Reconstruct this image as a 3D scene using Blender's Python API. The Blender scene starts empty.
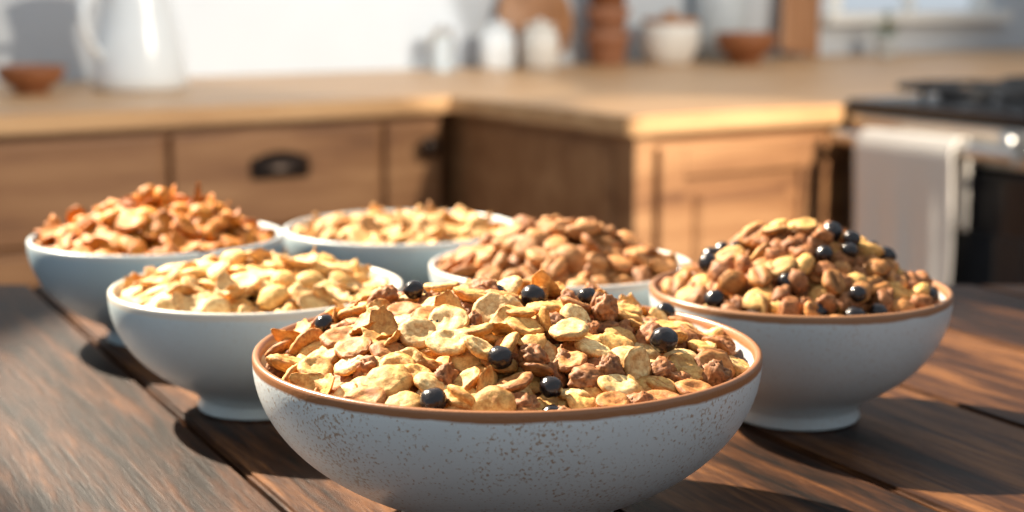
import bpy, bmesh, math, random
import numpy as np
from mathutils import Vector, Matrix, noise
random.seed(7); np.random.seed(7)
S = bpy.context.scene
COL = S.collection
TZ = 0.90          # table top height
ANG = math.radians(33)
E1 = Vector((math.cos(ANG), math.sin(ANG), 0)); E2 = Vector((-math.sin(ANG), math.cos(ANG), 0))
K0 = Vector((-0.127, 3.243, 0))
def kp(a, b, z=0): return K0 + E1*a + E2*b + Vector((0, 0, z))

# ---------------- materials ----------------
def new_mat(name):
    m = bpy.data.materials.new(name); m.use_nodes = True
    nt = m.node_tree; b = nt.nodes['Principled BSDF']
    return m, nt, b
def N(nt, t, **kw):
    n = nt.nodes.new(t)
    for k, v in kw.items():
        if k in n.inputs.keys(): n.inputs[k].default_value = v
        else: setattr(n, k, v)
    return n
def ramp(nt, stops):
    r = nt.nodes.new('ShaderNodeValToRGB')
    e = r.color_ramp.elements
    while len(e) < len(stops): e.new(0.5)
    for i, (p, c) in enumerate(stops):
        e[i].position = p; e[i].color = (*c, 1)
    return r
def simple(name, col, rough=0.5, metal=0.0, var=0.08, scale=30, bump=0.0, spec=0.5):
    m, nt, b = new_mat(name)
    tc = N(nt, 'ShaderNodeTexCoord'); no = N(nt, 'ShaderNodeTexNoise', Scale=scale, Detail=4.0)
    nt.links.new(tc.outputs['Object'], no.inputs['Vector'])
    r = ramp(nt, [(0.3, tuple(c*(1-var) for c in col)), (0.7, tuple(min(1, c*(1+var)) for c in col))])
    nt.links.new(no.outputs['Fac'], r.inputs['Fac']); nt.links.new(r.outputs['Color'], b.inputs['Base Color'])
    b.inputs['Roughness'].default_value = rough; b.inputs['Metallic'].default_value = metal
    b.inputs['Specular IOR Level'].default_value = spec
    if bump:
        bp = N(nt, 'ShaderNodeBump', Strength=bump, Distance=0.002)
        nt.links.new(no.outputs['Fac'], bp.inputs['Height']); nt.links.new(bp.outputs['Normal'], b.inputs['Normal'])
    return m
def wood(name, dark, mid, light, axis='Y', scale=1.0, rough=0.45, plank=None, bump=0.3, spec=0.5):
    m, nt, b = new_mat(name); L = nt.links.new
    tc = N(nt, 'ShaderNodeTexCoord')
    sc = {'X': (1.2, 14, 14), 'Y': (14, 1.2, 14), 'Z': (14, 14, 1.2)}[axis]
    if plank: sc = (26, 2.2, 26)
    vec = tc.outputs['Object']
    rnd = None
    if plank:
        off, w = plank
        sx = N(nt, 'ShaderNodeSeparateXYZ'); L(vec, sx.inputs[0])
        m1 = N(nt, 'ShaderNodeMath', operation='SUBTRACT'); L(sx.outputs['X'], m1.inputs[0]); m1.inputs[1].default_value = off
        m2 = N(nt, 'ShaderNodeMath', operation='DIVIDE'); L(m1.outputs[0], m2.inputs[0]); m2.inputs[1].default_value = w
        m3 = N(nt, 'ShaderNodeMath', operation='FLOOR'); L(m2.outputs[0], m3.inputs[0])
        wn = N(nt, 'ShaderNodeTexWhiteNoise', noise_dimensions='1D'); L(m3.outputs[0], wn.inputs['W'])
        rnd = wn
        ad = N(nt, 'ShaderNodeVectorMath', operation='ADD'); L(vec, ad.inputs[0])
        ms = N(nt, 'ShaderNodeVectorMath', operation='SCALE'); L(wn.outputs['Color'], ms.inputs[0]); ms.inputs['Scale'].default_value = 3.0
        L(ms.outputs[0], ad.inputs[1]); vec = ad.outputs[0]
    mp = N(nt, 'ShaderNodeMapping'); L(vec, mp.inputs['Vector'])
    mp.inputs['Scale'].default_value = tuple(s*scale for s in sc)
    n1 = N(nt, 'ShaderNodeTexNoise', Scale=1.0, Detail=8.0, Roughness=0.65, Distortion=0.9); L(mp.outputs[0], n1.inputs['Vector'])
    mp2 = N(nt, 'ShaderNodeMapping'); L(vec, mp2.inputs['Vector'])
    mp2.inputs['Scale'].default_value = tuple((s*7 if s > 5 else s*5)*scale for s in sc)
    n2 = N(nt, 'ShaderNodeTexNoise', Scale=1.0, Detail=6.0, Roughness=0.75, Distortion=0.3); L(mp2.outputs[0], n2.inputs['Vector'])
    mx = N(nt, 'ShaderNodeMath', operation='MULTIPLY_ADD'); L(n2.outputs['Fac'], mx.inputs[0]); mx.inputs[1].default_value = 0.85 if plank else 0.45
    L(n1.outputs['Fac'], mx.inputs[2])
    last = mx
    if rnd:
        m5 = N(nt, 'ShaderNodeMath', operation='MULTIPLY_ADD'); L(rnd.outputs['Value'], m5.inputs[0]); m5.inputs[1].default_value = 0.16
        L(mx.outputs[0], m5.inputs[2])
        m6 = N(nt, 'ShaderNodeMath', operation='SUBTRACT'); L(m5.outputs[0], m6.inputs[0]); m6.inputs[1].default_value = 0.33; last = m6
    r = ramp(nt, [(0.5, dark), (0.68, mid), (0.92, light)])
    L(last.outputs[0], r.inputs['Fac']); L(r.outputs['Color'], b.inputs['Base Color'])
    b.inputs['Roughness'].default_value = rough; b.inputs['Specular IOR Level'].default_value = spec
    if plank:   # knots
        dn = N(nt, 'ShaderNodeTexNoise', Scale=18.0, Detail=3.0); L(vec, dn.inputs['Vector'])
        dv = N(nt, 'ShaderNodeVectorMath', operation='SCALE'); L(dn.outputs['Color'], dv.inputs[0]); dv.inputs['Scale'].default_value = 0.02
        da = N(nt, 'ShaderNodeVectorMath', operation='ADD'); L(vec, da.inputs[0]); L(dv.outputs[0], da.inputs[1])
        vo = N(nt, 'ShaderNodeTexVoronoi', Scale=1.0); mk = N(nt, 'ShaderNodeMapping'); L(da.outputs[0], mk.inputs['Vector'])
        mk.inputs['Scale'].default_value = (9, 6.0, 1); L(mk.outputs[0], vo.inputs['Vector'])
        kr = ramp(nt, [(0.04, (0.16, 0.12, 0.10)), (0.13, (1, 1, 1))]); L(vo.outputs['Distance'], kr.inputs['Fac'])
        mm = N(nt, 'ShaderNodeMix', data_type='RGBA', blend_type='MULTIPLY'); mm.inputs[0].default_value = 1
        L(r.outputs['Color'], mm.inputs[6]); L(kr.outputs['Color'], mm.inputs[7]); L(mm.outputs[2], b.inputs['Base Color'])
    bp = N(nt, 'ShaderNodeBump', Strength=bump, Distance=0.002 if plank else 0.003); L(mx.outputs[0], bp.inputs['Height']); L(bp.outputs['Normal'], b.inputs['Normal'])
    return m

M_table = wood('table_wood', (0.005, 0.002, 0.0009), (0.048, 0.017, 0.0055), (0.20, 0.082, 0.026), 'Y', 1.2, 0.5, (0.22, 0.13), 0.4, 0.2)
M_counter = wood('counter_wood', (0.38, 0.19, 0.08), (0.56, 0.32, 0.145), (0.70, 0.44, 0.22), 'X', 1.0, 0.4, None, 0.05)
M_cab = wood('cabinet_wood', (0.13, 0.052, 0.020), (0.27, 0.125, 0.05), (0.40, 0.21, 0.092), 'X', 0.8, 0.5, None, 0.1)
M_floor = wood('floor_wood', (0.10, 0.05, 0.03), (0.2, 0.11, 0.06), (0.3, 0.17, 0.1), 'X', 0.5, 0.5)
M_board = wood('board_wood', (0.2, 0.085, 0.035), (0.36, 0.17, 0.075), (0.5, 0.26, 0.13), 'Z', 1.0, 0.5)
M_bowlwood = wood('bowl_wood', (0.11, 0.035, 0.013), (0.24, 0.085, 0.032), (0.35, 0.14, 0.06), 'X', 1.5, 0.45)
M_wall = simple('wall_paint', (0.56, 0.60, 0.64), 0.8, var=0.03, scale=4)
M_white = simple('white_enamel', (0.80, 0.85, 0.88), 0.25, var=0.02)
M_cream = simple('cream_ceramic', (0.75, 0.72, 0.66), 0.35, var=0.05)
M_terra = simple('terracotta', (0.36, 0.16, 0.085), 0.6, var=0.12)
M_greyc = simple('grey_ceramic', (0.52, 0.57, 0.6), 0.4, var=0.05)
M_black = simple('black_enamel', (0.012, 0.012, 0.014), 0.25, var=0.2)
M_iron = simple('cast_iron', (0.02, 0.02, 0.022), 0.5, var=0.2)
M_steel = simple('stainless_steel', (0.62, 0.6, 0.57), 0.28, 1.0, var=0.05)
M_bronze = simple('dark_bronze', (0.03, 0.018, 0.012), 0.35, 0.7, var=0.2)
M_towel = simple('towel_cloth', (0.66, 0.60, 0.53), 0.95, var=0.05, scale=250, bump=0.3)
M_leaf = simple('leaf_green', (0.16, 0.22, 0.12), 0.6, var=0.3)
M_frame = simple('window_frame_paint', (0.85, 0.84, 0.8), 0.5, var=0.02)
mg, ntg, bg = new_mat('clear_glass'); bg.inputs['Transmission Weight'].default_value = 0.9; bg.inputs['Roughness'].default_value = 0.05
bg.inputs['Base Color'].default_value = (0.9, 0.95, 0.97, 1); M_glass = mg

def bowl_mat(name, base, rimcol, H, speck=0.5, rimw=0.0022, rimamt=1.0):
    m, nt, b = new_mat(name); L = nt.links.new
    tc = N(nt, 'ShaderNodeTexCoord'); v = tc.outputs['Object']
    n0 = N(nt, 'ShaderNodeTexNoise', Scale=18.0, Detail=3.0); L(v, n0.inputs['Vector'])
    r0 = ramp(nt, [(0.3, tuple(c*0.94 for c in base)), (0.7, tuple(min(1, c*1.05) for c in base))]); L(n0.outputs['Fac'], r0.inputs['Fac'])
    n1 = N(nt, 'ShaderNodeTexNoise', Scale=700.0, Detail=2.0); L(v, n1.inputs['Vector'])
    n2 = N(nt, 'ShaderNodeTexNoise', Scale=22.0, Detail=2.0); L(v, n2.inputs['Vector'])
    sm = N(nt, 'ShaderNodeMath', operation='MULTIPLY_ADD'); L(n2.outputs['Fac'], sm.inputs[0]); sm.inputs[1].default_value = 0.3; L(n1.outputs['Fac'], sm.inputs[2])
    sr = ramp(nt, [(0.735, (0, 0, 0)), (0.86, (speck, speck, speck))]); L(sm.outputs[0], sr.inputs['Fac'])
    mx = N(nt, 'ShaderNodeMix', data_type='RGBA'); L(sr.outputs['Color'], mx.inputs[0]); L(r0.outputs['Color'], mx.inputs[6])
    mx.inputs[7].default_value = (0.34, 0.22, 0.13, 1)
    sx = N(nt, 'ShaderNodeSeparateXYZ'); L(v, sx.inputs[0])
    n3 = N(nt, 'ShaderNodeTexNoise', Scale=60.0, Detail=3.0); L(v, n3.inputs['Vector'])
    a = N(nt, 'ShaderNodeMath', operation='MULTIPLY_ADD'); L(n3.outputs['Fac'], a.inputs[0]); a.inputs[1].default_value = 0.0022; L(sx.outputs['Z'], a.inputs[2])
    mr = N(nt, 'ShaderNodeMapRange'); L(a.outputs[0], mr.inputs['Value'])
    mr.inputs['From Min'].default_value = H-rimw+0.0007; mr.inputs['From Max'].default_value = H-rimw+0.0019
    mr.inputs['To Max'].default_value = rimamt
    m2 = N(nt, 'ShaderNodeMix', data_type='RGBA'); L(mr.outputs[0], m2.inputs[0]); L(mx.outputs[2], m2.inputs[6]); m2.inputs[7].default_value = (*rimcol, 1)
    L(m2.outputs[2], b.inputs['Base Color']); b.inputs['Roughness'].default_value = 0.33
    bp = N(nt, 'ShaderNodeBump', Strength=0.12, Distance=0.001); L(n1.outputs['Fac'], bp.inputs['Height']); L(bp.outputs['Normal'], b.inputs['Normal'])
    return m

# ---------------- mesh helpers ----------------
def add_obj(name, me, parent=None, loc=(0, 0, 0), rotz=0.0, mats=()):
    o = bpy.data.objects.new(name, me); COL.objects.link(o)
    o.location = loc; o.rotation_euler = (0, 0, rotz)
    for m in mats: me.materials.append(m)
    if parent: o.parent = parent
    return o
def empty(name, loc, rotz=0.0):
    e = bpy.data.objects.new(name, None); COL.objects.link(e); e.empty_display_size = 0.05
    e.location = loc; e.rotation_euler = (0, 0, rotz); return e
def box(name, lo, hi, mat, parent=None, bev=0.003, loc=(0, 0, 0), rotz=0, seg=2):
    bm = bmesh.new(); bmesh.ops.create_cube(bm, size=1)
    lo = Vector(lo); hi = Vector(hi)
    for v in bm.verts:
        v.co = Vector([(lo[i]+hi[i])/2 + v.co[i]*(hi[i]-lo[i]) for i in range(3)])
    if bev: bmesh.ops.bevel(bm, geom=bm.edges[:], offset=bev, segments=seg, affect='EDGES', profile=0.5)
    me = bpy.data.meshes.new(name); bm.to_mesh(me); bm.free()
    return add_obj(name, me, parent, loc, rotz, [mat])
def lathe(name, prof, mat, parent=None, loc=(0, 0, 0), seg=64, closed=False, wob=0.0):
    bm = bmesh.new(); rings = []
    for (r, z) in prof:
        if r < 1e-6: rings.append([bm.verts.new((0, 0, z))])
        else: rings.append([bm.verts.new((r*math.cos(2*math.pi*i/seg)*(1+wob*math.sin(2*2*math.pi*i/seg+1)), r*math.sin(2*math.pi*i/seg), z)) for i in range(seg)])
    pr = list(zip(rings, rings[1:]))
    if closed: pr.append((rings[-1], rings[0]))
    for a, b in pr:
        for i in range(seg):
            j = (i+1) % seg
            if len(a) == 1 and len(b) == 1: continue
            if len(a) == 1: bm.faces.new((a[0], b[j], b[i]))
            elif len(b) == 1: bm.faces.new((a[i], a[j], b[0]))
            else: bm.faces.new((a[i], a[j], b[j], b[i]))
    bmesh.ops.recalc_face_normals(bm, faces=bm.faces)
    for f in bm.faces: f.smooth = True
    me = bpy.data.meshes.new(name); bm.to_mesh(me); bm.free()
    return add_obj(name, me, parent, loc, 0, [mat])
def tube(name, pts, rad, mat, parent=None, res=6, cyclic=False):
    cu = bpy.data.curves.new(name, 'CURVE'); cu.dimensions = '3D'; cu.bevel_depth = rad; cu.bevel_resolution = res
    cu.use_fill_caps = True
    sp = cu.splines.new('NURBS' if len(pts) > 2 else 'POLY'); sp.points.add(len(pts)-1)
    for p, q in zip(sp.points, pts): p.co = (*q, 1)
    if len(pts) > 2: sp.order_u = 3; sp.use_endpoint_u = not cyclic
    sp.use_cyclic_u = cyclic
    o = bpy.data.objects.new(name, cu); COL.objects.link(o); cu.materials.append(mat)
    if parent: o.parent = parent
    return o

# ---------------- bowls ----------------
def bowl_profile(R, H, foot=0.42, th=0.0035):
    outer = []
    fz = 0.007
    Hb = H - fz*0.5
    for i in range(25):
        t = 0.93*(i/24)**0.8
        outer.append((R*(1-t**2.1)**0.56, H - t*Hb))
    outer = [(r, z) for r, z in outer if r > foot*R*1.02]
    rf = foot*R
    prof = [(0, 0.003), (rf-0.006, 0.003), (rf-0.004, 0.0), (rf, 0.0), (rf+0.0008, 0.0015), (rf-0.001, fz-0.001)]
    zl = outer[-1][1]
    if zl > fz: prof.append((rf*1.005, min(zl-0.001, fz)))
    prof += outer[::-1]
    prof += [(R-0.0003, H+0.0012), (R-th*0.5, H+0.0018), (R-th+0.0004, H+0.0010)]
    for i in range(20):
        t = 0.90*((i+1)/20)
        prof.append(((R-th)*(1-t**2.1)**0.56, H - t*(Hb-0.006)))
    prof.append((0, prof[-1][1]))
    return prof
def inner_r(R, H, z, th=0.0035):
    t = max(0, min(0.99, (H-z)/(H-0.0035-0.006)))
    return (R-th)*(1-t**2.1)**0.56

# ---------------- cereal templates ----------------
_ico = {}
def ico(sub):
    if sub not in _ico:
        bm = bmesh.new(); bmesh.ops.create_icosphere(bm, subdivisions=sub, radius=1)
        bm.verts.ensure_lookup_table()
        V = np.array([v.co[:] for v in bm.verts]); F = np.array([[v.index for v in f.verts] for f in bm.faces]); bm.free()
        _ico[sub] = (V, F)
    return _ico[sub]
def fbm(p, s, seed, o=3):
    return noise.fractal(Vector((p[0]*s+seed*7.3, p[1]*s-seed*3.1, p[2]*s+seed)), 0.9, 2.0, o)
def template(kind, sub, seed):
    V, F = ico(sub); out = np.zeros_like(V); T = np.zeros(len(V))
    rs = random.Random(seed*13+5)
    el = rs.uniform(0.92, 1.1); bend = rs.uniform(0.0, 0.38); bend2 = rs.uniform(-0.08, 0.25)
    cx, cy = rs.uniform(-0.15, 0.15), rs.uniform(-0.15, 0.15)
    for i, p in enumerate(V):
        x, y, z = p; r = math.hypot(x, y); rc = math.hypot(x-cx, y-cy)
        if kind == 'disc':      # crisp puffed round with a dimpled face
            o = 1+0.09*fbm((x, y, 0), 1.7, seed, 3)
            ring = 0.030*math.cos(rc*9.0+0.8*fbm(p, 1.5, seed+1)) if r < 0.93 else 0
            zz = z*(0.31+0.06*r*r) + (ring - 0.11*math.exp(-(rc/0.4)**2) if z > 0 else -ring*0.6)
            X, Y = x*o*el, y*o/el
            Z = zz + (bend*X*X + bend2*Y*Y)*0.55 + 0.06*fbm((x, y, 0), 1.8, seed+3) + 0.042*fbm((x, y, z), 5, seed+9)
            t = 0.7*max(0, (r-0.72)/0.28)**1.4 + 0.7*max(0, fbm(p, 1.3, seed+5)) + 0.4*max(0, fbm(p, 5, seed+6)) - 6*min(0, ring)
        elif kind == 'flake':   # curled corn flake
            o = 1+0.22*fbm((x, y, 0), 1.4, seed, 3)
            X, Y = x*o*1.12*el, y*o*0.85
            Z = z*0.17 + (bend+0.30)*X*X*1.0 + bend2*Y*Y*1.2 + 0.14*fbm((x, y, 0), 1.6, seed+3) + 0.05*fbm((x, y, z*.2), 4.5, seed+9)
            t = max(0, (r-0.65)/0.35)*0.5 + 0.6*max(0, fbm(p, 1.5, seed+5)) + 0.4*abs(fbm(p, 5, seed+6))
        elif kind == 'clump':
            k = 1+0.26*fbm(p, 1.5, seed, 2)+0.17*fbm(p, 4.2, seed+2, 3)
            X, Y, Z = x*k*el, y*k*0.88, z*k*0.62
            t = 0.3+0.9*max(-0.35, -fbm(p, 4.2, seed+2, 3))+0.4*fbm(p, 2, seed+4)
        elif kind == 'puff':
            k = 1+0.14*fbm(p, 1.9, seed, 2)+0.06*fbm(p, 5, seed+2, 2)
            g = math.exp(-(y/0.22)**2)*(1 if z > 0 else 0)*max(0, z)
            X, Y = x*k*1.0, y*k*0.84
            Z = z*k*0.56 - 0.34*g + (bend)*x*x*0.6
            t = 0.9*g + 0.45*max(0, fbm(p, 2, seed+5)) + 0.4*max(0, fbm(p, 6, seed+6))
        else:  # ball
            k = 1+0.09*fbm(p, 1.6, seed, 2)+0.03*fbm(p, 6, seed, 2)
            X, Y, Z = x*k, y*k, z*k*0.93
            t = 0.3*max(0, fbm(p, 3, seed+5))
        out[i] = (X, Y, Z); T[i] = max(0, min(1.0, t))
    return out, F, T

def cereal_mat():
    m, nt, b = new_mat('cereal_toasted'); L = nt.links.new
    at = N(nt, 'ShaderNodeAttribute', attribute_name='Col'); tc = N(nt, 'ShaderNodeTexCoord')
    n = N(nt, 'ShaderNodeTexNoise', Scale=520.0, Detail=5.0, Roughness=0.7); L(tc.outputs['Object'], n.inputs['Vector'])
    r = ramp(nt, [(0.36, (0.62, 0.43, 0.28)), (0.6, (1.06, 1.06, 1.04))]); L(n.outputs['Fac'], r.inputs['Fac'])
    mm = N(nt, 'ShaderNodeMix', data_type='RGBA', blend_type='MULTIPLY'); mm.inputs[0].default_value = 0.85
    L(at.outputs['Color'], mm.inputs[6]); L(r.outputs['Color'], mm.inputs[7]); L(mm.outputs[2], b.inputs['Base Color'])
    b.inputs['Roughness'].default_value = 0.6; b.inputs['Specular IOR Level'].default_value = 0.3
    bp = N(nt, 'ShaderNodeBump', Strength=0.6, Distance=0.0006); L(n.outputs['Fac'], bp.inputs['Height']); L(bp.outputs['Normal'], b.inputs['Normal'])
    return m
M_cer = cereal_mat()
M_berry = simple('dark_chocolate_ball', (0.012, 0.009, 0.010), 0.24, var=0.45, scale=300, bump=0.3)

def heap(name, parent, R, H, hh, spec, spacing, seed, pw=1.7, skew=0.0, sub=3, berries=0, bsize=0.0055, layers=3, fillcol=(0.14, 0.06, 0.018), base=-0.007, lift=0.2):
    rs = random.Random(seed)
    th = 0.0035
    Rin = R-th-0.001
    zt = lambda x, y: H + base + hh*max(0, 1-(math.hypot(x, y)/Rin)**pw)*(1+skew*x/R) + 0.0030*noise.noise(Vector((x*45+seed, y*45, 0)))
    temps = {}
    for s in spec:
        if s[0] not in temps: temps[s[0]] = [template(s[0], sub, seed*10+k) for k in range(12)]
    temps['ball'] = [template('ball', 3, seed+k) for k in range(3)]
    Vs, Fs, Cs, Ms = [], [], [], []; off = 0
    wsum = sum(s[1] for s in spec)
    def put(kind, size, pos, nrm, tilt, c1, c2, mi):
        nonlocal off
        V, F, T = rs.choice(temps[kind])
        z = nrm.normalized(); ax = Vector((rs.gauss(0, 1), rs.gauss(0, 1), 0)).normalized()
        q = z.to_track_quat('Z', 'Y').to_matrix() @ Matrix.Rotation(tilt, 3, ax) @ Matrix.Rotation(rs.uniform(0, 6.28), 3, 'Z')
        if rs.random() < 0.35: q = q @ Matrix.Rotation(math.pi, 3, 'X')
        W = V*size @ np.array(q).T + np.array(pos)
        rr = np.hypot(W[:, 0], W[:, 1])
        lim = np.where(W[:, 2] > H+0.001, 10.0, Rin-0.0008)
        f = np.where(rr > lim, lim/np.maximum(rr, 1e-6), 1.0); W[:, 0] *= f; W[:, 1] *= f
        br = rs.uniform(0.74, 1.10)
        C = (np.outer(1-T, c1)+np.outer(T, c2))*br
        Vs.append(W); Fs.append(F+off); Cs.append(C); Ms.append(np.full(len(F), mi)); off += len(V)
    for ly in range(layers):
        pts = []; dz = -(layers-1-ly)*spacing*0.42
        tries = 0
        while tries < 9000:
            tries += 1
            r = Rin*math.sqrt(rs.random()); a = rs.uniform(0, 2*math.pi)
            if r > Rin-spacing*0.42: continue
            x, y = r*math.cos(a), r*math.sin(a)
            if any((x-p[0])**2+(y-p[1])**2 < (spacing)**2 for p in pts): continue
            pts.append((x, y)); tries = max(0, tries-60)
        nb = set()
        if ly == layers-1 and berries:
            nb = set(rs.sample(range(len(pts)), berries))
        for i, (x, y) in enumerate(pts):
            e = 0.002
            nx = -(zt(x+e, y)-zt(x-e, y))/(2*e); ny = -(zt(x, y+e)-zt(x, y-e))/(2*e)
            nrm = Vector((nx*0.8, ny*0.8, 1)); z = zt(x, y)+dz+rs.uniform(-0.2, 0.3)*spacing
            if i in nb or (berries and ly == layers-2 and rs.random() < 0.05):
                put('ball', bsize*rs.uniform(0.8, 1.15), (x, y, z+bsize*rs.uniform(lift, lift+0.4)), nrm, 0, (0.02, 0.02, 0.02), (0.05, 0.03, 0.02), 1); continue
            u = rs.random()*wsum
            for s in spec:
                u -= s[1]
                if u <= 0: break
            tilt = abs(rs.gauss(0, 0.48)) if s[0] != 'clump' else rs.uniform(0, 3)
            put(s[0], s[2]*rs.uniform(0.82, 1.15), (x, y, z), nrm, tilt, s[3], s[4], 0)
    V = np.concatenate(Vs); F = np.concatenate(Fs); C = np.concatenate(Cs); MI = np.concatenate(Ms)
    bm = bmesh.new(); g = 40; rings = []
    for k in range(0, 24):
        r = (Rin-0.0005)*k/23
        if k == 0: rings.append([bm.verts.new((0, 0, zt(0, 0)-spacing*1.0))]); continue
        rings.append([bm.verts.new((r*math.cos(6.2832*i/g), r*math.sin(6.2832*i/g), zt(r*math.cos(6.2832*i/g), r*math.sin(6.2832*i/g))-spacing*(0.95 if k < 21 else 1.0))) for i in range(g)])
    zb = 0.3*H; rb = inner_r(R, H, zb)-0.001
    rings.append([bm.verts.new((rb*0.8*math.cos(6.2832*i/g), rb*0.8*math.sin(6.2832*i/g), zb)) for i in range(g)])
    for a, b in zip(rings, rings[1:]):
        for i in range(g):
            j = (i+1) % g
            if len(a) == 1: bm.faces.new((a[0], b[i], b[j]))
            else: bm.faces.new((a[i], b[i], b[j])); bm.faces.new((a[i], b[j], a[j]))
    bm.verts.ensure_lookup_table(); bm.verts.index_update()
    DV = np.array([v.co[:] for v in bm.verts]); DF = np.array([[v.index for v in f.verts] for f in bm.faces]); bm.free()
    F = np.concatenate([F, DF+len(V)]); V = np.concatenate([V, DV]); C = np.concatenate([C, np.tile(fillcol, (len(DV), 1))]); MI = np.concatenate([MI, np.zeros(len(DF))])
    me = bpy.data.meshes.new(name)
    me.vertices.add(len(V)); me.vertices.foreach_set('co', V.astype(np.float32).ravel())
    me.loops.add(len(F)*3); me.loops.foreach_set('vertex_index', F.astype(np.int32).ravel())
    me.polygons.add(len(F)); me.polygons.foreach_set('loop_start', np.arange(0, len(F)*3, 3, dtype=np.int32))
    me.polygons.foreach_set('loop_total', np.full(len(F), 3, dtype=np.int32))
    me.materials.append(M_cer); me.materials.append(M_berry)
    me.polygons.foreach_set('material_index', MI.astype(np.int32))
    me.polygons.foreach_set('use_smooth', np.ones(len(F), dtype=bool))
    me.update(calc_edges=True)
    ca = me.color_attributes.new('Col', 'FLOAT_COLOR', 'POINT')
    ca.data.foreach_set('color', np.hstack([np.clip(C, 0, 1), np.ones((len(C), 1))]).astype(np.float32).ravel())
    me.validate()
    o = bpy.data.objects.new(name, me); COL.objects.link(o); o.parent = parent
    return o

def bowl(x, y, R, H, mat, hname, rot=0, **kw):
    e = empty('cereal_bowl', (x, y, TZ+0.0005), rot)
    lathe('bowl', bowl_profile(R, H), mat, e, seg=128)
    heap(hname, e, R, H, **kw)
    return e
YEL = (0.82, 0.50, 0.16); YELT = (0.48, 0.19, 0.035)
TAN = (0.60, 0.28, 0.085); TANT = (0.32, 0.11, 0.025)
BRN = (0.44, 0.19, 0.07); BRNT = (0.17, 0.06, 0.018)
PALE = (0.90, 0.67, 0.32); PALET = (0.66, 0.34, 0.09)
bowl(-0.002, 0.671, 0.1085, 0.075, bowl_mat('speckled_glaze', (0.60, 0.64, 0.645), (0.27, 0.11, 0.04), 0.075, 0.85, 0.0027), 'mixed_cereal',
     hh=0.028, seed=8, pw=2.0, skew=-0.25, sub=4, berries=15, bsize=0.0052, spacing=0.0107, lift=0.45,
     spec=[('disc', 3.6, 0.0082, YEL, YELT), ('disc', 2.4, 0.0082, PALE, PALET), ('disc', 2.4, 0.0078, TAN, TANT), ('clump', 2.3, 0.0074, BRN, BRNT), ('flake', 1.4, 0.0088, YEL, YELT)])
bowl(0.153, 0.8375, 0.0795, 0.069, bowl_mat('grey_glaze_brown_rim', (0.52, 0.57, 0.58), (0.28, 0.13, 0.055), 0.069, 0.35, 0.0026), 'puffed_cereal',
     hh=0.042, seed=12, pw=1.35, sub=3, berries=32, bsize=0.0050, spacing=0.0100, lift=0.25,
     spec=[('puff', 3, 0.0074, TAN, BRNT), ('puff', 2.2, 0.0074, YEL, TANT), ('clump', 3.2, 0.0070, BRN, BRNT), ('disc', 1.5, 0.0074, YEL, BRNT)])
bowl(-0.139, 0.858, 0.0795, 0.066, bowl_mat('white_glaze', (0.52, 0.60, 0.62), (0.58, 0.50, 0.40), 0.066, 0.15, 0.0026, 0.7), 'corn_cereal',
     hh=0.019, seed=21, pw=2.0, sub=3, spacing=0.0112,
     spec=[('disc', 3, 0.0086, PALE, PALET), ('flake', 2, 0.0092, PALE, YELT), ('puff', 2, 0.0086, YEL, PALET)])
bowl(0.030, 0.960, 0.0805, 0.060, bowl_mat('blue_grey_glaze', (0.45, 0.54, 0.58), (0.55, 0.45, 0.36), 0.060, 0.1, 0.0025, 0.6), 'wheat_cereal',
     hh=0.031, seed=31, pw=1.7, sub=3, spacing=0.0110,
     spec=[('puff', 3, 0.0086, (0.56, 0.28, 0.10), BRNT), ('disc', 2, 0.0085, (0.56, 0.28, 0.10), TANT), ('clump', 1, 0.008, (0.46, 0.21, 0.08), BRNT)])
bowl(-0.231, 1.030, 0.082, 0.066, bowl_mat('blue_glaze', (0.34, 0.45, 0.51), (0.5, 0.5, 0.48), 0.066, 0.1, 0.0022, 0.6), 'honey_flakes',
     hh=0.031, seed=41, pw=1.5, sub=3, spacing=0.0110,
     spec=[('flake', 1.6, 0.0094, (0.62, 0.235, 0.022), (0.36, 0.105, 0.01)), ('disc', 2.4, 0.0088, (0.62, 0.235, 0.022), (0.36, 0.105, 0.01)), ('puff', 1.8, 0.0086, (0.68, 0.28, 0.035), (0.36, 0.105, 0.01))])
bowl(-0.077, 1.107, 0.0825, 0.060, bowl_mat('pale_blue_glaze', (0.40, 0.51, 0.56), (0.6, 0.58, 0.54), 0.060, 0.1, 0.0022, 0.6), 'oat_flakes',
     hh=0.012, seed=51, pw=1.8, sub=3, spacing=0.0114,
     spec=[('flake', 1.5, 0.0096, (0.70, 0.45, 0.18), (0.45, 0.2, 0.05)), ('disc', 2, 0.0088, (0.70, 0.45, 0.18), (0.45, 0.2, 0.05)), ('puff', 1.5, 0.0086, (0.74, 0.5, 0.22), (0.5, 0.23, 0.06))])

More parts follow.
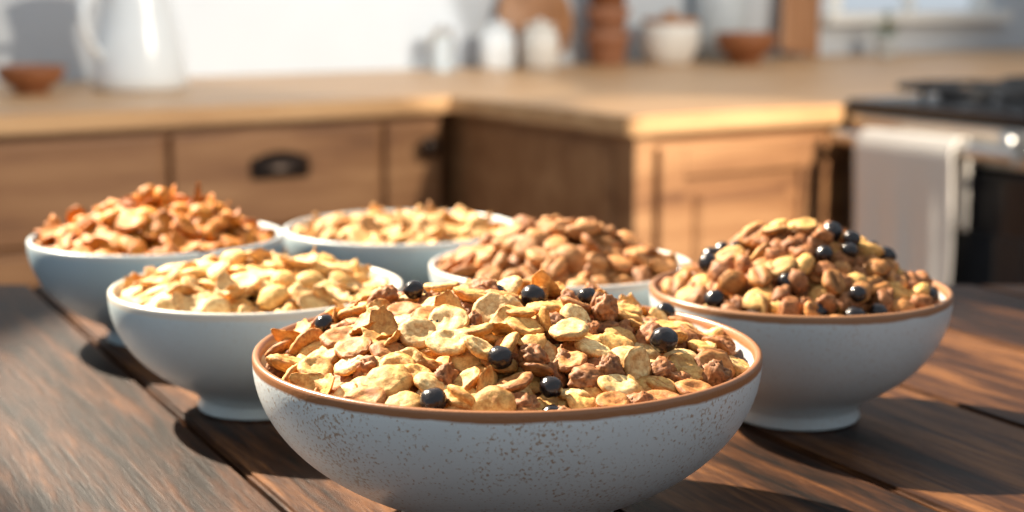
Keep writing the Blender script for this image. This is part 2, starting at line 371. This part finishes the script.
# ---------------- dining table ----------------
tab = empty('wooden_table', (0, 0, 0))
pr = math.radians(27)
bm = bmesh.new()
R_ = Matrix.Rotation(-pr, 4, 'Z')
for k in range(-14, 16):
    x0 = 0.22+0.13*k; g = 0.0016
    b2 = bmesh.new(); bmesh.ops.create_cube(b2, size=1)
    dz = random.uniform(-0.0005, 0.0)
    for v in b2.verts: v.co = Vector((x0+0.065+v.co.x*(0.13-2*g), v.co.y*6+0.5, TZ-0.02+dz+v.co.z*0.04))
    for co, no in (((0, 1.215, 0), (0, 1, 0)), ((0, -0.25, 0), (0, -1, 0)), ((1.1, 0, 0), (1, 0, 0)), ((-1.1, 0, 0), (-1, 0, 0))):
        c = R_ @ Vector(co); n = R_.to_3x3() @ Vector(no)
        res = bmesh.ops.bisect_plane(b2, geom=b2.verts[:]+b2.edges[:]+b2.faces[:], plane_co=c, plane_no=n, clear_outer=True)
        if len(b2.verts) == 0: break
        ed = [e for e in res['geom_cut'] if isinstance(e, bmesh.types.BMEdge)]
        if ed: bmesh.ops.contextual_create(b2, geom=ed)
    if len(b2.faces) > 3:
        bmesh.ops.bevel(b2, geom=b2.edges[:], offset=0.0018, segments=2, affect='EDGES', clamp_overlap=True)
        tmp = bpy.data.meshes.new('t'); b2.to_mesh(tmp); bm.from_mesh(tmp); bpy.data.meshes.remove(tmp)
    b2.free()
me = bpy.data.meshes.new('planks'); bm.to_mesh(me); bm.free()
add_obj('table_top', me, tab, (0, 0, 0), pr, [M_table])
box('apron', (-1.0, -0.15, TZ-0.13), (1.0, 1.13, TZ-0.0415), M_table, tab, 0.004)
for i, (x, y) in enumerate(((-1.0, -0.15), (0.92, -0.15), (-1.0, 1.05), (0.92, 1.05))):
    box('leg_%d' % (i+1), (x, y, 0), (x+0.08, y+0.08, TZ-0.13), M_table, tab, 0.004)

# ---------------- room shell ----------------
def kbox(name, lo, hi, mat, parent=None, bev=0.003):
    if parent: return box(name, lo, hi, mat, parent, bev)
    return box(name, lo, hi, mat, None, bev, loc=K0, rotz=ANG)
WB = 0.90
kbox('floor', (-3.5, -5, -0.1), (3.2, WB+0.1, 0), M_floor, None, 0)
wb = empty('wall_back', K0, ANG)
W0, W1, Z0, Z1 = 1.92, 2.66, 1.03, 1.95
box('wall_part_left', (-3.5, WB, 0), (W0, WB+0.1, 2.6), M_wall, wb, 0)
box('wall_part_right', (W1, WB, 0), (3.2, WB+0.1, 2.6), M_wall, wb, 0)
box('wall_part_below', (W0, WB, 0), (W1, WB+0.1, Z0), M_wall, wb, 0)
box('wall_part_above', (W0, WB, Z1), (W1, WB+0.1, 2.6), M_wall, wb, 0)
kbox('wall_right', (3.1, -5, 0), (3.2, WB, 2.6), M_wall, None, 0)
wi = empty('window_1', K0, ANG)
box('sill', (W0-0.05, WB-0.05, Z0-0.035), (W1+0.05, WB+0.02, Z0), M_frame, wi)
box('frame_left', (W0, WB, Z0), (W0+0.05, WB+0.06, Z1), M_frame, wi)
box('frame_right', (W1-0.05, WB, Z0), (W1, WB+0.06, Z1), M_frame, wi)
box('frame_top', (W0, WB, Z1-0.05), (W1, WB+0.06, Z1), M_frame, wi)
box('mullion', ((W0+W1)/2-0.015, WB+0.01, Z0), ((W0+W1)/2+0.015, WB+0.05, Z1-0.05), M_frame, wi)

# ---------------- countertop ----------------
CT = 0.9
bm = bmesh.new()
poly = [(-2.4, 0), (0, 0), (0, -0.6), (3.08, -0.6), (3.08, WB-0.002), (-2.4, WB-0.002)]
lo = [bm.verts.new((x, y, CT-0.034)) for x, y in poly]; f = bm.faces.new(lo)
ex = bmesh.ops.extrude_face_region(bm, geom=[f]); bmesh.ops.translate(bm, verts=[v for v in ex['geom'] if isinstance(v, bmesh.types.BMVert)], vec=(0, 0, 0.034))
bmesh.ops.recalc_face_normals(bm, faces=bm.faces)
bmesh.ops.bevel(bm, geom=bm.edges[:], offset=0.004, segments=3, affect='EDGES')
me = bpy.data.meshes.new('kitchen_countertop'); bm.to_mesh(me); bm.free()
add_obj('kitchen_countertop', me, None, K0, ANG, [M_counter])

# ---------------- cabinets ----------------
def pull(parent, x, y, z, w=0.06):
    bm = bmesh.new(); n = 16; m_ = 8; g = []
    for i in range(n+1):
        u = math.pi*i/n; row = []
        for j in range(m_+1):
            v = math.pi/2*j/m_
            row.append(bm.verts.new((-w*math.cos(u), -0.028*math.sin(u)*math.sin(v)-0.001, 0.012+0.026*math.sin(u)*math.cos(v)-0.016*math.sin(v)*0.6)))
        g.append(row)
    for i in range(n):
        for j in range(m_): bm.faces.new((g[i][j], g[i+1][j], g[i+1][j+1], g[i][j+1]))
    bmesh.ops.remove_doubles(bm, verts=bm.verts, dist=1e-5)
    bmesh.ops.solidify(bm, geom=bm.faces[:], thickness=0.003)
    for f in bm.faces: f.smooth = True
    me = bpy.data.meshes.new('drawer_pull'); bm.to_mesh(me); bm.free()
    o = add_obj('drawer_pull', me, parent, (x, y, z), 0, [M_bronze])
    box('pull_plate', (x-w, y-0.003, z-0.012), (x+w, y, z+0.03), M_bronze, parent, 0.001)
def panel_door(parent, name, x0, x1, z0, z1, y, raised=True):
    fw = 0.055
    box(name+'_stile_l', (x0, y-0.02, z0), (x0+fw, y, z1), M_cab, parent)
    box(name+'_stile_r', (x1-fw, y-0.02, z0), (x1, y, z1), M_cab, parent)
    box(name+'_rail_t', (x0+fw, y-0.02, z1-fw), (x1-fw, y, z1), M_cab, parent)
    box(name+'_rail_b', (x0+fw, y-0.02, z0), (x1-fw, y, z0+fw), M_cab, parent)
    box(name+'_field', (x0+fw, y-0.008, z0+fw), (x1-fw, y, z1-fw), M_cab, parent, 0)
    if raised: box(name+'_raised', (x0+fw+0.03, y-0.019, z0+fw+0.03), (x1-fw-0.03, y-0.004, z1-fw-0.03), M_cab, parent, 0.009, seg=1)
cab = empty('base_cabinet', K0, ANG)
f0 = 0.035
box('carcass', (-2.4, f0, 0.1), (0.0, WB-0.004, CT-0.035), M_cab, cab, 0.002)
box('plinth', (-2.4, f0+0.06, 0), (0.0, WB-0.004, 0.1), M_cab, cab, 0)
dr = [(-0.585, -0.155), (-1.38, -0.605), (-1.77, -1.40), (-2.2, -1.79)]
for i, (a, b) in enumerate(dr):
    box('drawer_front_%d' % (i+1), (a, f0-0.02, 0.665), (b, f0, 0.85), M_cab, cab, 0.005)
    pull(cab, (a+b)/2, f0-0.02, 0.768)
    panel_door(cab, 'door_low_%d' % (i+1), a, b, 0.13, 0.65, f0)
box('end_door', (-0.135, f0-0.02, 0.13), (-0.012, f0, 0.85), M_cab, cab, 0.005)
kn = lathe('knob', [(0, -0.004), (0.008, -0.004), (0.008, 0.012), (0.019, 0.018), (0.022, 0.026), (0.012, 0.033), (0, 0.035)], M_bronze, cab, (-0.05, f0-0.02, 0.80), 24)
kn.rotation_euler = (math.radians(90), 0, 0)
cab2 = empty('base_cabinet', K0, ANG)
g0 = -0.565
box('carcass', (0.035, g0, 0.1), (3.06, WB-0.004, CT-0.035), M_cab, cab2, 0.002)
box('plinth', (0.1, g0+0.06, 0), (3.06, WB-0.004, 0.1), M_cab, cab2, 0)
box('corner_post', (0.033, g0-0.012, 0.1), (0.075, g0+0.03, CT-0.036), M_cab, cab2, 0.003)
panel_door(cab2, 'door', 0.085, 0.475, 0.13, 0.84, g0)
box('side_panel', (0.028, g0+0.05, 0.12), (0.04, -0.01, 0.845), M_cab, cab2, 0.003)

# ---------------- stove ----------------
st = empty('gas_stove', kp(0.525, -0.605), ANG)    # local: +X depth, -Y width
SW = 0.5
box('body', (0.012, -SW, 0.03), (0.62, -0.002, 0.885), M_black, st, 0.004)
box('cooktop', (-0.02, -SW-0.004, 0.886), (0.63, -0.0, 0.912), M_black, st, 0.006)
box('control_panel', (-0.014, -SW+0.002, 0.815), (0.011, -0.008, 0.884), M_steel, st, 0.005)
box('oven_door', (-0.02, -SW+0.004, 0.2), (0.011, -0.01, 0.805), M_black, st, 0.006)
box('oven_window', (-0.0225, -SW+0.07, 0.36), (-0.0195, -0.07, 0.70), simple('oven_glass', (0.02, 0.022, 0.025), 0.06, var=0.1), st, 0.001)
box('drawer', (-0.018, -SW+0.004, 0.05), (0.011, -0.01, 0.19), M_black, st, 0.005)
tube('door_handle', [(-0.062, -0.02, 0.845), (-0.062, -SW+0.06, 0.845)], 0.014, M_steel, st)
for i, yy in enumerate((-0.035, -SW+0.085)):
    tube('handle_post_%d' % i, [(-0.062, yy, 0.845), (-0.005, yy, 0.845)], 0.009, M_steel, st)
for i, yy in enumerate((-0.385, -0.455)):
    k_ = lathe('control_knob_%d' % (i+1), [(0, 0), (0.017, 0), (0.018, 0.012), (0.014, 0.022), (0, 0.024)], M_steel, st, (-0.014, yy, 0.862), 28)
    k_.rotation_euler = (0, math.radians(-90), 0)
for gi, (gx) in enumerate((0.16, 0.45)):
    for gj, gy in enumerate((-0.13, -0.37)):
        lathe('burner_%d%d' % (gi, gj), [(0, 0.912), (0.05, 0.912), (0.05, 0.922), (0.035, 0.926), (0.034, 0.932), (0, 0.934)], M_iron, st, (gx, gy, 0), 32)
        for q in range(4):
            an = q*math.pi/2
            c, s = math.cos(an), math.sin(an)
            tube('grate_arm_%d%d%d' % (gi, gj, q), [(gx+c*0.115, gy+s*0.105, 0.915), (gx+c*0.112, gy+s*0.102, 0.935), (gx+c*0.09, gy+s*0.09, 0.938), (gx+c*0.02, gy+s*0.02, 0.938)], 0.006, M_iron, st, 3)
        tube('grate_ring_%d%d' % (gi, gj), [(gx-0.12, gy-0.108, 0.935), (gx+0.12, gy-0.108, 0.935), (gx+0.12, gy+0.108, 0.935), (gx-0.12, gy+0.108, 0.935)], 0.006, M_iron, st, 3, True)
# towel over the handle
tw = empty('dish_towel', kp(0.525, -0.605), ANG)
bm = bmesh.new(); prof = []
for i in range(26): prof.append((-0.084-0.003*math.sin(i*0.3), 0.845-0.44*(1-i/25)))
for i in range(1, 12):
    t = math.pi*i/12; prof.append((-0.062-0.0185*math.cos(t), 0.848+0.0175*math.sin(t)))
for i in range(12): prof.append((-0.0435, 0.845-0.14*i/11))
g = []
for j in range(33):
    y = -0.095-0.23*j/32; row = []
    for i, (x, z) in enumerate(prof):
        k = max(0, (0.83-z))*6
        row.append(bm.verts.new((x-min(1, k)*0.004*(math.sin(j*0.55)+0.4*math.sin(j*1.3+z*9))*(1 if i < 26 else 0.25), y, z)))
    g.append(row)
for j in range(32):
    for i in range(len(prof)-1): bm.faces.new((g[j][i], g[j+1][i], g[j+1][i+1], g[j][i+1]))
for f in bm.faces: f.smooth = True
me = bpy.data.meshes.new('cloth'); bm.to_mesh(me); bm.free()
o = add_obj('cloth', me, tw, mats=[M_towel]); md = o.modifiers.new('s', 'SOLIDIFY'); md.thickness = 0.0025; md.offset = 0

# ---------------- items on the counter ----------------
def at(name, a, b, rot=0): return empty(name, kp(a, b, CT+0.0005), ANG+rot)
jug = at('enamel_pitcher', -0.455, 0.53)
lathe('body', [(0, 0.002), (0.092, 0.0), (0.100, 0.006), (0.101, 0.03), (0.094, 0.09), (0.080, 0.15), (0.068, 0.2), (0.064, 0.235), (0.072, 0.265), (0.078, 0.285), (0.075, 0.285), (0.066, 0.262), (0.060, 0.235), (0.064, 0.2), (0.076, 0.15), (0.09, 0.09), (0.095, 0.03), (0.088, 0.008), (0, 0.008)], M_white, jug)
tube('handle', [(-0.064, -0.02, 0.21), (-0.10, -0.04, 0.215), (-0.14, -0.06, 0.18), (-0.135, -0.06, 0.13), (-0.11, -0.045, 0.085), (-0.088, -0.02, 0.07)], 0.0095, M_white, jug)
tube('spout', [(0.06, 0.0, 0.262), (0.08, 0.0, 0.275), (0.094, 0.0, 0.287)], 0.014, M_white, jug)
wbw = at('wooden_bowl', -0.69, 0.52)
lathe('bowl', bowl_profile(0.07, 0.055, 0.5, 0.006), M_bowlwood, wbw)
def jar(name, a, b, r, h, mat, lid=None):
    e = at(name, a, b)
    lathe('body', [(0, 0), (r*0.9, 0), (r, h*0.06), (r*1.02, h*0.5), (r*0.95, h*0.78), (r*0.7, h*0.86), (r*0.7, h*0.9), (0, h*0.9)], mat, e, seg=40)
    lathe('lid', [(0, h*0.9), (r*0.76, h*0.9), (r*0.78, h*0.97), (r*0.3, h*1.0), (r*0.18, h*1.02), (r*0.2, h*1.07), (0, h*1.1)], lid or mat, e, seg=40)
    return e
jar('glass_spice_jar', 0.445, 0.78, 0.035, 0.11, M_glass, M_steel)
jar('ceramic_canister', 0.60, 0.76, 0.045, 0.12, M_white)
jar('ceramic_canister', 0.72, 0.74, 0.05, 0.12, M_cream)
rb = at('round_cutting_board', 0.78, 0.885)
o = lathe('board', [(0, -0.009), (0.115, -0.009), (0.12, -0.005), (0.12, 0.005), (0.115, 0.009), (0, 0.009)], M_board, rb, (0, -0.035, 0.125), 64)
o.rotation_euler = (math.radians(80), 0, 0)
sc = at('terracotta_pot_stack', 0.985, 0.80)
cup = lambda r, h: [(0, 0), (r*0.72, 0), (r*0.78, 0.004), (r*0.95, h*0.75), (r*1.05, h*0.78), (r*1.06, h), (r*0.98, h), (r*0.9, h*0.75), (r*0.7, 0.008), (0, 0.008)]
lathe('pot_1', cup(0.06, 0.09), M_terra, sc, (0, 0, 0), 40); lathe('pot_2', cup(0.058, 0.09), M_terra, sc, (0, 0, 0.09*0.72+0.002), 40)
lathe('pot_3', cup(0.056, 0.09), M_bowlwood, sc, (0, 0, 0.09*1.44+0.004), 40)
ck = at('ceramic_crock', 1.165, 0.75)
lathe('body', [(0, 0), (0.055, 0), (0.062, 0.006), (0.08, 0.05), (0.084, 0.09), (0.08, 0.11), (0.074, 0.11), (0, 0.108)], M_cream, ck)
lathe('lid', [(0, 0.1105), (0.078, 0.1105), (0.08, 0.12), (0.076, 0.126), (0.02, 0.13), (0.016, 0.145), (0, 0.147)], M_board, ck)
w2 = at('wooden_bowl', 1.33, 0.62)
lathe('bowl', bowl_profile(0.085, 0.085, 0.5, 0.007), M_bowlwood, w2)
vs = at('grey_vase', 1.40, 0.81)
lathe('body', [(0, 0), (0.05, 0), (0.06, 0.01), (0.064, 0.06), (0.078, 0.1), (0.082, 0.2), (0.075, 0.25), (0.065, 0.25), (0.074, 0.2), (0.07, 0.11), (0.05, 0.06), (0.045, 0.015), (0, 0.01)], M_greyc, vs)
cb = at('cutting_board', 1.70, 0.80, 0.0)
o = box('board', (-0.075, -0.009, 0), (0.075, 0.009, 0.34), M_board, cb, 0.006); o.rotation_euler = (math.radians(-9), math.radians(9), 0); o.location = (0, 0.0, 0.012)
pl = at('potted_herb', 1.98, 0.72)
lathe('pot', cup(0.035, 0.06), M_greyc, pl, (0, 0, 0), 32)
bm = bmesh.new()
for k in range(60):
    a = random.uniform(0, 6.28); el = random.uniform(0.3, 1.5); L_ = random.uniform(0.03, 0.09)
    c = Vector((math.cos(a)*math.cos(el)*L_, math.sin(a)*math.cos(el)*L_, 0.05+math.sin(el)*L_))
    d = Vector((math.cos(a), math.sin(a), 0.5)).normalized()*0.014; s_ = Vector((-math.sin(a), math.cos(a), 0))*0.006
    vv = [bm.verts.new(c-d), bm.verts.new(c+s_), bm.verts.new(c+d), bm.verts.new(c-s_)]
    bm.faces.new(vv)
    b0 = bm.verts.new((0.001*k/60, 0, 0.045)); bm.faces.new((vv[0], b0, bm.verts.new(c-d+Vector((0.0012, 0, 0)))))
me = bpy.data.meshes.new('leaves'); bm.to_mesh(me); bm.free(); add_obj('leaves', me, pl, mats=[M_leaf])

# ---------------- lights ----------------
w = bpy.data.worlds.new('World'); S.world = w; w.use_nodes = True
bgd = w.node_tree.nodes['Background']; bgd.inputs[0].default_value = (0.82, 0.91, 1.0, 1); bgd.inputs[1].default_value = 0.68
def spot(name, loc, tgt, power, size, col, rad=0.04, blend=0.25):
    l = bpy.data.lights.new(name, 'SPOT'); l.energy = power; l.spot_size = math.radians(size); l.spot_blend = blend; l.color = col; l.shadow_soft_size = rad
    o = bpy.data.objects.new(name, l); COL.objects.link(o); o.location = loc
    o.rotation_euler = (Vector(tgt)-Vector(loc)).to_track_quat('-Z', 'Y').to_euler(); return o
spot('table_sun_standin', (-1.9, 2.45, 3.1), (0.07, 0.88, 0.95), 2700, 12.5, (1.0, 0.87, 0.69), 0.025, 0.12)  # no fixture: added spot standing in for sunlight on the bowls
spot('kitchen_added_fill', (2.3, 0.5, 2.5), (0.0, 3.3, 0.85), 500, 62, (1.0, 0.88, 0.72), 0.05, 0.4)  # added wide warm fill for the kitchen, not a lamp in the room
spot('cabinet_sun_standin', (2.1, 0.7, 2.3), (0.42, 2.9, 0.78), 750, 10.5, (1.0, 0.90, 0.76), 0.02, 0.15)  # added narrow cone, imitates a sun patch on the cabinet door
spot('wall_sun_standin', (1.6, 0.6, 2.4), (-0.33, 3.80, 1.0), 520, 12.5, (1.0, 0.95, 0.87), 0.02, 0.2)  # added narrow cone, stands in for sunlight falling on the back wall
S.view_settings.view_transform = 'Standard'
S.view_settings.look = 'None'

# ---------------- camera ----------------
cd = bpy.data.cameras.new('camera'); cam = bpy.data.objects.new('camera', cd); COL.objects.link(cam)
cam.location = (0, 0, TZ+0.232); cam.rotation_euler = (math.radians(90-9.8), 0, 0)
cd.lens = 56.25; cd.sensor_width = 36; cd.clip_start = 0.02
cd.dof.use_dof = True; cd.dof.focus_distance = 0.63; cd.dof.aperture_fstop = 7.5
S.camera = cam
